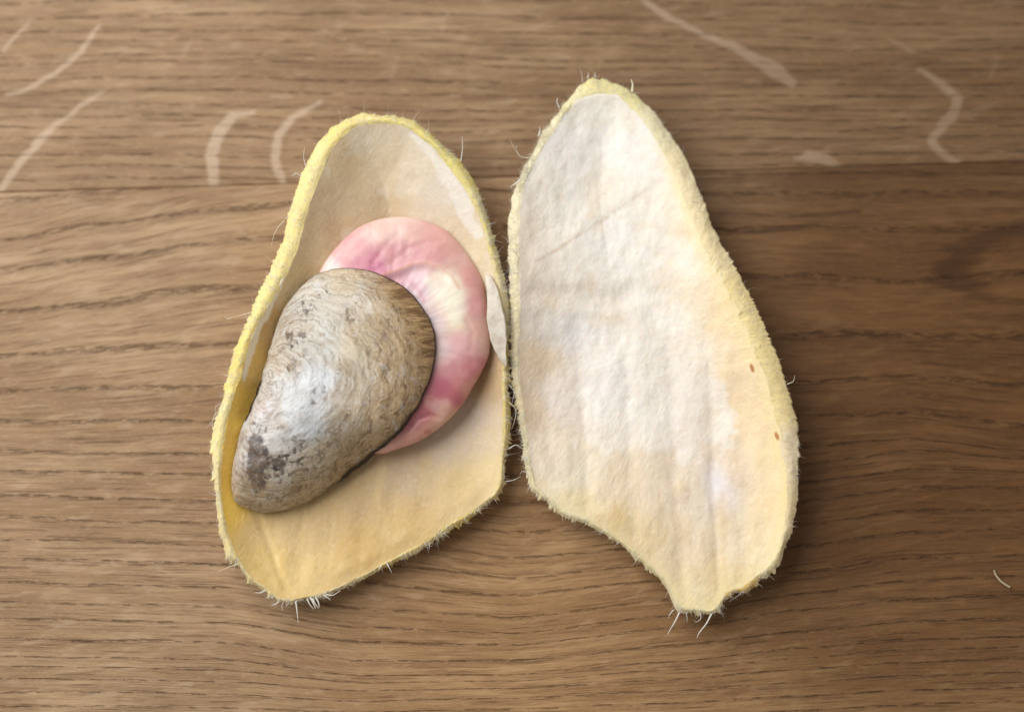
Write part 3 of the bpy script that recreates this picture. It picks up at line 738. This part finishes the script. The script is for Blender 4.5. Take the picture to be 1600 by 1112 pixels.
lh = make_husk(dict(name='mango_husk', seed=101, centre=(580, 590), cz=60, floor=26,
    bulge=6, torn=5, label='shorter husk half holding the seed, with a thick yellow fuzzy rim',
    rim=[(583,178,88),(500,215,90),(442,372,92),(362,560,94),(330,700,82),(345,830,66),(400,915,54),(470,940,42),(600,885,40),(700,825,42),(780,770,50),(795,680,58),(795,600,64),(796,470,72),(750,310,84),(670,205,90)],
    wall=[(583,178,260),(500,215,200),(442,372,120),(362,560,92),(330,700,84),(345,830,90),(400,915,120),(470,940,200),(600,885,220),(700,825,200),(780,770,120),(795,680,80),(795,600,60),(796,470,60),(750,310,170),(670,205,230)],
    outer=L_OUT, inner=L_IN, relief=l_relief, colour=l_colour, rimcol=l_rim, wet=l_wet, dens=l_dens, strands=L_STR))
rh = make_husk(dict(name='mango_husk', seed=202, centre=(1010, 560), cz=60, floor=40,
    bulge=3, torn=9, label='longer empty husk half with white papery lining and a torn lower tip',
    rim=[(926,122,72),(1011,163,76),(1090,288,82),(1165,446,90),(1227,595,92),(1248,700,90),(1246,790,80),(1220,880,62),(1160,925,48),(1090,956,42),(1040,912,42),(970,850,44),(870,800,46),(822,730,50),(803,603,62),(797,480,76),(796,373,74),(815,272,74),(867,183,72)],
    wall=[(926,122,230),(1011,163,180),(1090,288,120),(1165,446,150),(1227,595,130),(1248,700,90),(1246,790,80),(1220,880,110),(1160,925,140),(1090,956,160),(1040,912,160),(970,850,160),(870,800,120),(822,730,70),(803,603,60),(797,480,110),(796,373,190),(815,272,230),(867,183,230)],
    outer=R_OUT, inner=R_IN, relief=r_relief, colour=r_colour, rimcol=r_rim, wet=r_wet, dens=r_dens, strands=R_STR))

# torn papery membrane on the right wall of the seed-holding half
def membrane(a_edge, b_edge, lift, curl):
    A = np.asarray(a_edge, float); B = np.asarray(b_edge, float)
    n, m = 40, 12
    t = np.linspace(0, 1, n)
    f = lambda Q: np.stack([np.interp(t, np.linspace(0, 1, len(Q)), Q[:, i]) for i in range(3)], -1)
    A, B = f(A), f(B)
    A[:, :2] += 1.8 * np.c_[fbm(t * 9, t * 0 + 3, 81), fbm(t * 9, t * 0 + 8, 82)]
    B[:, :2] += 1.8 * np.c_[fbm(t * 9, t * 0 + 13, 83), fbm(t * 9, t * 0 + 18, 84)]
    w = np.linspace(0, 1, m)
    G = A[:, None] * (1 - w)[None, :, None] + B[:, None] * w[None, :, None]
    xy = at(G[..., 0], G[..., 1], G[..., 2])
    z = G[..., 2] + lift * np.sin(math.pi * w)[None] + curl * fbm(G[..., 0] * .05, G[..., 1] * .03, 85, 3)
    V = np.concatenate([np.c_[xy.reshape(-1, 2), z.ravel()], np.c_[xy.reshape(-1, 2), z.ravel() - 1.0]])
    F = np.concatenate([grid_faces(n, m), grid_faces(n, m, off=n * m, flip=True)])
    bd = [i * m for i in range(n)] + [(n - 1) * m + j for j in range(1, m)] + [i * m + m - 1 for i in range(n - 2, -1, -1)] + [j for j in range(m - 2, 0, -1)]
    k = n * m
    side = np.array([[bd[i], bd[(i + 1) % len(bd)], bd[(i + 1) % len(bd)] + k, bd[i] + k] for i in range(len(bd))])
    return mesh_obj('membrane', V, np.concatenate([F, side]), MEMB, lh[0])
membrane([(757,426,74),(760,450,80),(761,498,84),(766,534,82),(774,551,80),(786,567,76),(790,574,74)],
         [(768,432,78),(779,455,86),(785,478,88),(790,506,88),(791,532,86),(791,556,82),(791,575,78)], 1.0, 2.2)

# ------------------------------------------------------------------ the seed: pink kernel and its half-peeled brown coat
seed = empty('mango_seed', (*(at(560, 560, 40) * S), 40 * S))
tag(seed, 'pink seed half covered by its weathered brown coat, lying in the yellow-rimmed husk', 'mango seed')
lining_z = lh[1]

K_OUT = [(498,428),(514,401),(535,377),(559,356),(587,344),(616,339),(644,340),(672,348),(697,360),(721,385),(741,413),(753,437),(759,466),(763,498),(766,530),(764,555),(757,572),(739,603),(717,639),(697,659),(676,676),(648,692),(620,701),(599,709),(570,706),(530,670),(500,610),(485,540),(485,470)]
KZ = 62.0
kc = at(628, 520, KZ)
NK = 640
thk = np.linspace(-math.pi, math.pi, NK, endpoint=False)
rk = polar_curve(kc, at(*np.array(K_OUT, float).T, np.full(len(K_OUT), KZ)), thk, 0.03)
dk_ = np.c_[np.cos(thk), np.sin(thk)]
def kernel_h(P):
    d = P - kc
    a = np.arctan2(d[:, 1], d[:, 0]); r = np.hypot(d[:, 0], d[:, 1]) / np.interp(a, np.r_[thk, math.pi], np.r_[rk, rk[0]])
    return np.where(r < 1, KZ + 28 * np.clip(1 - r ** 4, 0, 1) ** 0.5, -100)
CREASE = [(596,430),(622,421),(645,411),(665,409),(688,417),(706,432),(718,450),(723,478),(722,500)]
FOLDS = [[(612, 410), (636, 389), (664, 377), (690, 374)], [(543, 402), (563, 381), (580, 366)], [(583, 411), (603, 381), (622, 365)], [(523, 412), (538, 394)], [(728, 500), (738, 520), (734, 548)], [(690, 548), (712, 552), (738, 566)]]
def kernel_relief(im):
    x, y = im[:, 0], im[:, 1]
    d = seg_dist(im, CREASE)
    h = 2.2 * sst(12, 0, d) * sst(720, 690, x) - 1.8 * sst(16, 0, seg_dist(im + (-4, -13), CREASE[:5]))
    a = np.arctan2(y - 520, x - 600)
    rr = np.hypot(x - 600, y - 520)
    h = h + 0.8 * fbm(a * 7 + 20, rr * .012, 120, 3, .6) * sst(200, 140, np.hypot(x - 600, y - 400)) 
    h = h + 3.0 * fbm(x * .014, y * .014, 121, 3) + 0.4 * fbm(x * .05 + y * .02, y * .05, 122, 3)
    h = h - 3 * sst(7, 0, seg_dist(im, [(690, 655), (672, 648), (652, 655), (640, 672)]))
    for f in FOLDS: h = h - 0.7 * sst(8, 0, seg_dist(im, f))
    return h
frk = np.r_[np.linspace(0, .9, 70), 1 - .1 * np.linspace(1, 0, 30)[1:] ** 1.7]
Pk = (kc + (frk[:, None, None] * rk[None, :, None]) * dk_[None]).reshape(-1, 2)
zk = KZ + 28 * np.clip(1 - frk ** 4, 0, 1).repeat(NK) ** 0.5
imk = photo(np.c_[Pk, zk])
zk = zk + kernel_relief(imk) * np.clip((1 - frk) / .12, 0, 1).repeat(NK) * np.clip(frk / .06, 0, 1).repeat(NK)
low = []
for q in np.linspace(0.02, 1, 14):
    r = 1 - q * 0.97
    pp = kc + (rk * r)[:, None] * dk_
    zz = KZ - 26 * (1 - r ** 2.6) ** 0.5
    low.append(np.c_[pp, np.full(NK, max(zz, 30.0))])
Vk = np.concatenate([np.c_[Pk, zk]] + low)
imk = photo(Vk)
KC = [(620,350,220,191,182),(540,395,206,153,154),(560,412,190,119,134),(590,415,180,100,132),(510,418,222,199,194),(650,370,212,165,158),(700,375,213,163,154),(740,430,210,153,148),(640,395,202,144,152),(615,400,198,140,147),(680,398,208,153,152),(622,432,205,157,165),(650,435,216,189,200),(690,440,229,215,192),(705,470,231,223,194),(712,500,229,215,188),(690,470,229,213,198),(670,460,214,193,202),(682,500,212,195,200),(735,480,210,149,152),(755,520,212,167,154),(690,545,220,201,202),(715,535,212,167,169),(735,580,185,96,111),(700,575,202,144,150),(690,605,181,100,117),(745,600,206,149,135),(715,625,179,94,108),(735,612,204,146,131),(670,640,178,102,112),(650,684,204,149,135),(690,660,214,165,140),(705,645,210,157,137),(620,697,202,149,140),(655,655,182,109,116),(640,660,176,102,114),(672,672,206,155,138),(750,470,210,151,148),(590,360,216,181,172)]
ck = shepard(imk, KC, 13)
xk, yk = imk.T
ck = ck * (1 + 0.10 * fbm(xk * .03, yk * .03, 130, 5, .6))[:, None]
for fold in FOLDS:
    fl_ = sst(5, 0, seg_dist(imk, fold) + 2 * fbm(xk * .08, yk * .08, 132))[:, None] * .18
    ck = ck * (1 - fl_) + fl_ * lin((184, 108, 124))
cm = sst(-9, 7, sdist(imk, [(664, 438), (690, 424), (710, 432), (724, 455), (728, 482), (721, 504), (708, 504), (696, 484), (680, 464)]) + 6 * fbm(xk * .05, yk * .05, 136))[:, None] * .75
ck = ck * (1 - cm) + cm * lin((233, 229, 213))
ka = np.arctan2(yk - 520, xk - 625); kr = np.hypot(xk - 625, yk - 520)
rimk = sst(70, 150, kr) * sst(640, 520, yk)
veins = sst(.12, .5, fbm(ka * 11 + 30 + 1.5 * fbm(xk * .02, yk * .02, 135), kr * .012, 134, 4, .6)) * rimk
ck = ck * (1 - .22 * veins[:, None]) + .22 * veins[:, None] * lin((192, 104, 118))
mar = sst(.1, .55, fbm(xk * .022 + 5, yk * .03, 133, 4))[:, None] * .35
ck = ck * (1 - mar) + mar * lin((228, 200, 190))
lnm = sst(4, 0, seg_dist(imk, CREASE[:7]) + 2 * fbm(xk * .06, yk * .06, 131))[:, None] * .55
ck = ck * (1 - lnm) + lnm * lin((222, 168, 140))
sp = sst(1.15, .7, np.hypot((xk - 669) / 7, (yk - 675) / 5))[:, None] * .5
ck = ck * (1 - sp) + sp * lin((170, 84, 74))
red = sst(7, 0, seg_dist(imk, [(640, 438), (655, 455), (662, 470)]))[:, None] * .35
ck = ck * (1 - red) + red * lin((196, 120, 140))
swk = np.c_[np.hypot(xk - 560, yk - 560), np.arctan2(yk - 560, xk - 560) * 200, np.zeros(len(xk))]
mesh_obj('kernel', Vk, grid_faces(len(frk) + len(low), NK, True), KERNEL, seed, dict(Col=np.clip(ck, 0, 1), swirl=swk))

C_OUT = [(498,427),(518,421),(543,419),(567,421),(591,427),(616,439),(640,455),(656,474),(670,494),(678,514),(682,538),(680,562),(672,594),(662,619),(646,647),(628,673),(608,691),(583,712),(551,736),(518,760),(490,778),(458,792),(430,799),(409,801),(385,795),(367,783),(361,765),(362,736),(369,704),(377,671),(388,647),(399,619),(408,594),(417,566),(424,538),(431,514),(438,494),(449,474),(462,457),(478,441)]
CZ = 74.0
NC = 900
cc = at(505, 620, CZ)
thc = np.linspace(-math.pi, math.pi, NC, endpoint=False)
dc = np.c_[np.cos(thc), np.sin(thc)]
imo = np.array(C_OUT, float)
# the coat rests on the kernel above right and on the lining elsewhere
zc_guess = np.full(len(imo), 70.0)
for _ in range(4):
    po = at(imo[:, 0], imo[:, 1], zc_guess)
    rest = np.maximum(lining_z(po) + 8, kernel_h(po - (po - cc) * 0.02) + 5)
    zc_guess = np.clip(rest, 44, 112)
rc = polar_curve(cc, at(imo[:, 0], imo[:, 1], zc_guess), thc, 0.015)
rc = rc + 1.4 * fbm(np.cos(thc) * 14 + 40, np.sin(thc) * 14 + 40, 140, 4, .7)
zed = ring_values(cc, np.c_[at(imo[:, 0], imo[:, 1], zc_guess), zc_guess], thc, 0.09)
frc = np.r_[np.linspace(0, .88, 110), 1 - .12 * np.linspace(1, 0, 50)[1:] ** 1.6]
R2, T2 = np.meshgrid(frc, np.arange(NC), indexing='ij')
Pc = (cc + (frc[:, None, None] * rc[None, :, None]) * dc[None]).reshape(-1, 2)
fr_ = frc.repeat(NC); ze = np.tile(zed, len(frc)); 
zmid = 64.0
zc = ze * fr_ ** 2 + zmid * (1 - fr_ ** 2) + 78 * np.clip(1 - fr_ ** 2.1, 0, 1) ** 0.62
imc = photo(np.c_[Pc, zc])
xc, yc = imc.T
HIL = np.array([408., 606.])
dh = imc - HIL
angh = np.arctan2(dh[:, 1], dh[:, 0]); rh_ = np.hypot(*dh.T)
# swirl radius grows with the outline, seen from the hilum on its left
to = np.array([np.arctan2(*(np.array(p) - HIL)[::-1]) for p in C_OUT]); rr_o = np.hypot(*(imo - HIL).T)
keep = rr_o > 25
o_ = np.argsort(to[keep])
Rh = np.interp(angh, to[keep][o_], rr_o[keep][o_])
rad = 0.5 * rh_ + 0.5 * rh_ / np.maximum(Rh, 40) * 230
edge_d = (1 - fr_) * np.tile(rc, len(frc))
keep_in = np.clip(edge_d / 16, 0, 1)
zc = zc + keep_in * (5 * fbm(xc * .012, yc * .012, 150, 3) + 1.6 * fbm(rad * .07, angh * 3, 151, 3))
zc = zc - keep_in * 10 * np.exp(-((xc - 446) / 26) ** 2 - ((yc - 585) / 34) ** 2)
zc = zc + 6 * sst(26, 0, seg_dist(imc, [(424, 600), (405, 650), (385, 700), (372, 745)])) * keep_in
zc = np.maximum(zc, kernel_h(Pc) + 4)
fad = np.clip(fr_ / .03, 0, 1); zc = zc * fad + (1 - fad) * zc[:NC].mean()
lowc = []
for q in np.linspace(0.0, 1, 10):
    r = 1 - 0.985 * q - 0.006
    pp = cc + (rc * r)[:, None] * dc
    zz = np.maximum(zed * r + 50 * (1 - r) - 6 - 3 * q, kernel_h(pp) + 1)
    lowc.append(np.c_[pp, zz])
Vc = np.concatenate([np.c_[Pc, zc]] + lowc)
nl = len(lowc) * NC
imc = photo(Vc); xc, yc = imc.T
ed = np.r_[edge_d, np.zeros(nl)]
CC = [(540,440,192,177,151),(500,460,185,179,167),(460,500,183,179,171),(560,480,204,197,185),(500,530,193,193,187),(560,540,202,191,167),(600,500,190,173,143),(630,480,174,149,111),(650,540,178,153,115),(620,580,186,165,131),(560,600,196,191,177),(500,600,199,203,207),(450,620,193,195,197),(480,660,199,205,211),(430,680,193,191,189),(540,660,194,185,167),(600,640,180,157,123),(560,700,182,161,127),(500,720,187,177,157),(440,740,185,177,163),(400,760,179,159,129),(390,720,189,185,179),(470,770,187,165,129),(530,735,175,149,109),(430,560,195,187,173),(640,610,176,151,113),(410,650,207,209,213)]  # blue-grey points at the left carry the window reflection as colour
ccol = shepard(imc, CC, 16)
ccol = ccol * np.clip(1 + .14 * fbm(xc * .05, yc * .05, 160, 4), 0, 2)[:, None]
smudge = sst(.0, .2, 0.95 * fbm(xc * .055, yc * .04, 161, 5, .7) + 0.95 * np.exp(-((xc - 404) / 32) ** 2 - ((yc - 730) / 34) ** 2) + .45 * np.exp(-((xc - 398) / 14) ** 2 - ((yc - 690) / 40) ** 2)
             + .5 * np.exp(-((xc - 366) / 9) ** 2 - ((yc - 765) / 30) ** 2) + .2 * np.exp(-((xc - 450) / 16) ** 2 - ((yc - 512) / 50) ** 2) - 0.34)
ccol = ccol * (1 - .85 * smudge[:, None]) + .85 * smudge[:, None] * lin((66, 55, 54))
smut = np.clip(.9 * np.exp(-((xc - 435) / 58) ** 2 - ((yc - 718) / 52) ** 2) + .3 * np.exp(-((xc - 520) / 60) ** 2 - ((yc - 690) / 45) ** 2) + .4 * np.exp(-((xc - 455) / 40) ** 2 - ((yc - 545) / 60) ** 2), 0, 1)
ur = sst(560, 640, xc + 0.25 * (480 - yc)) * sst(640, 540, yc)                 # upper right arc
def blob(x0, y0, rx, ry): return np.exp(-((xc - x0) / rx) ** 2 - ((yc - y0) / ry) ** 2)
chalk_sheen = np.clip(.30 + .62 * blob(480, 650, 80, 95) + .45 * blob(530, 520, 70, 70) + .35 * blob(510, 450, 60, 40) + .35 * blob(405, 740, 50, 60) - .5 * blob(660, 560, 50, 130) - .35 * blob(560, 715, 120, 50) - .2 * blob(570, 520, 40, 22) - .25 * blob(590, 590, 30, 60), 0, 1)  # chalky white over brown, also painted in place of highlight patches
rimz_ = ur * sst(46, 16, ed + 12 * fbm(xc * .04, yc * .04, 162, 3))
jagw = 2.2 + 1.6 * fbm(xc * .12, yc * .12, 163, 3)
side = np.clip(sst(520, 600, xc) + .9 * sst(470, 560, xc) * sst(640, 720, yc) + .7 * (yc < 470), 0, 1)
under = np.exp(-(seg_dist(imc, [(545, 741), (585, 711), (612, 688), (640, 655)]) / 14) ** 2)  # thicker dark edge, including painted shade of the gap beneath the coat
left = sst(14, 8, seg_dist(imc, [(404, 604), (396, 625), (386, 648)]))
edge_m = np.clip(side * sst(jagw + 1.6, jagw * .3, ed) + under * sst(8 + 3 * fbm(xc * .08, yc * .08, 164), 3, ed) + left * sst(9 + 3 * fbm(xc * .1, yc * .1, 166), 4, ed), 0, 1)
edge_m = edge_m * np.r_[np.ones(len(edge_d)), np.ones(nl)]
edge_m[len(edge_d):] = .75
dh = imc - HIL
angh = np.arctan2(dh[:, 1], dh[:, 0]); rh_ = np.hypot(*dh.T)
Rh = np.interp(angh, to[keep][o_], rr_o[keep][o_])
rad = 0.5 * rh_ + 0.5 * rh_ / np.maximum(Rh, 40) * 230
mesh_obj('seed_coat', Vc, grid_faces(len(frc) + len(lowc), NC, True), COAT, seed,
         dict(Col=np.clip(ccol, 0, 1), swirl=np.c_[rad, angh * np.clip(rh_, 60, 400), edge_m], rimzone=rimz_, smut=smut, chalk_sheen=chalk_sheen))

# ------------------------------------------------------------------ loose scrap on the table
pts = np.array([[*at(x, y, z), z] for x, y, z in ((1553, 890, 3.2), (1556, 898, 3.4), (1563, 907, 3.4), (1571, 913, 3.2), (1578, 917, 3.0))])
tf = np.linspace(0, 1, 16)
pp = np.stack([np.interp(tf, np.linspace(0, 1, 5), pts[:, i]) for i in range(3)], -1)
V, F = tubes(pp[None], (1.2 + 1.6 * tf * (1 - 0.5 * tf))[None], 6)
tag(mesh_obj('husk_scrap', V, F, make_fibre('dry_fibre', (0.42, 0.33, 0.22)), None), 'tiny pale curl of dry fibre lying alone on the dark wood', 'fibre scrap')
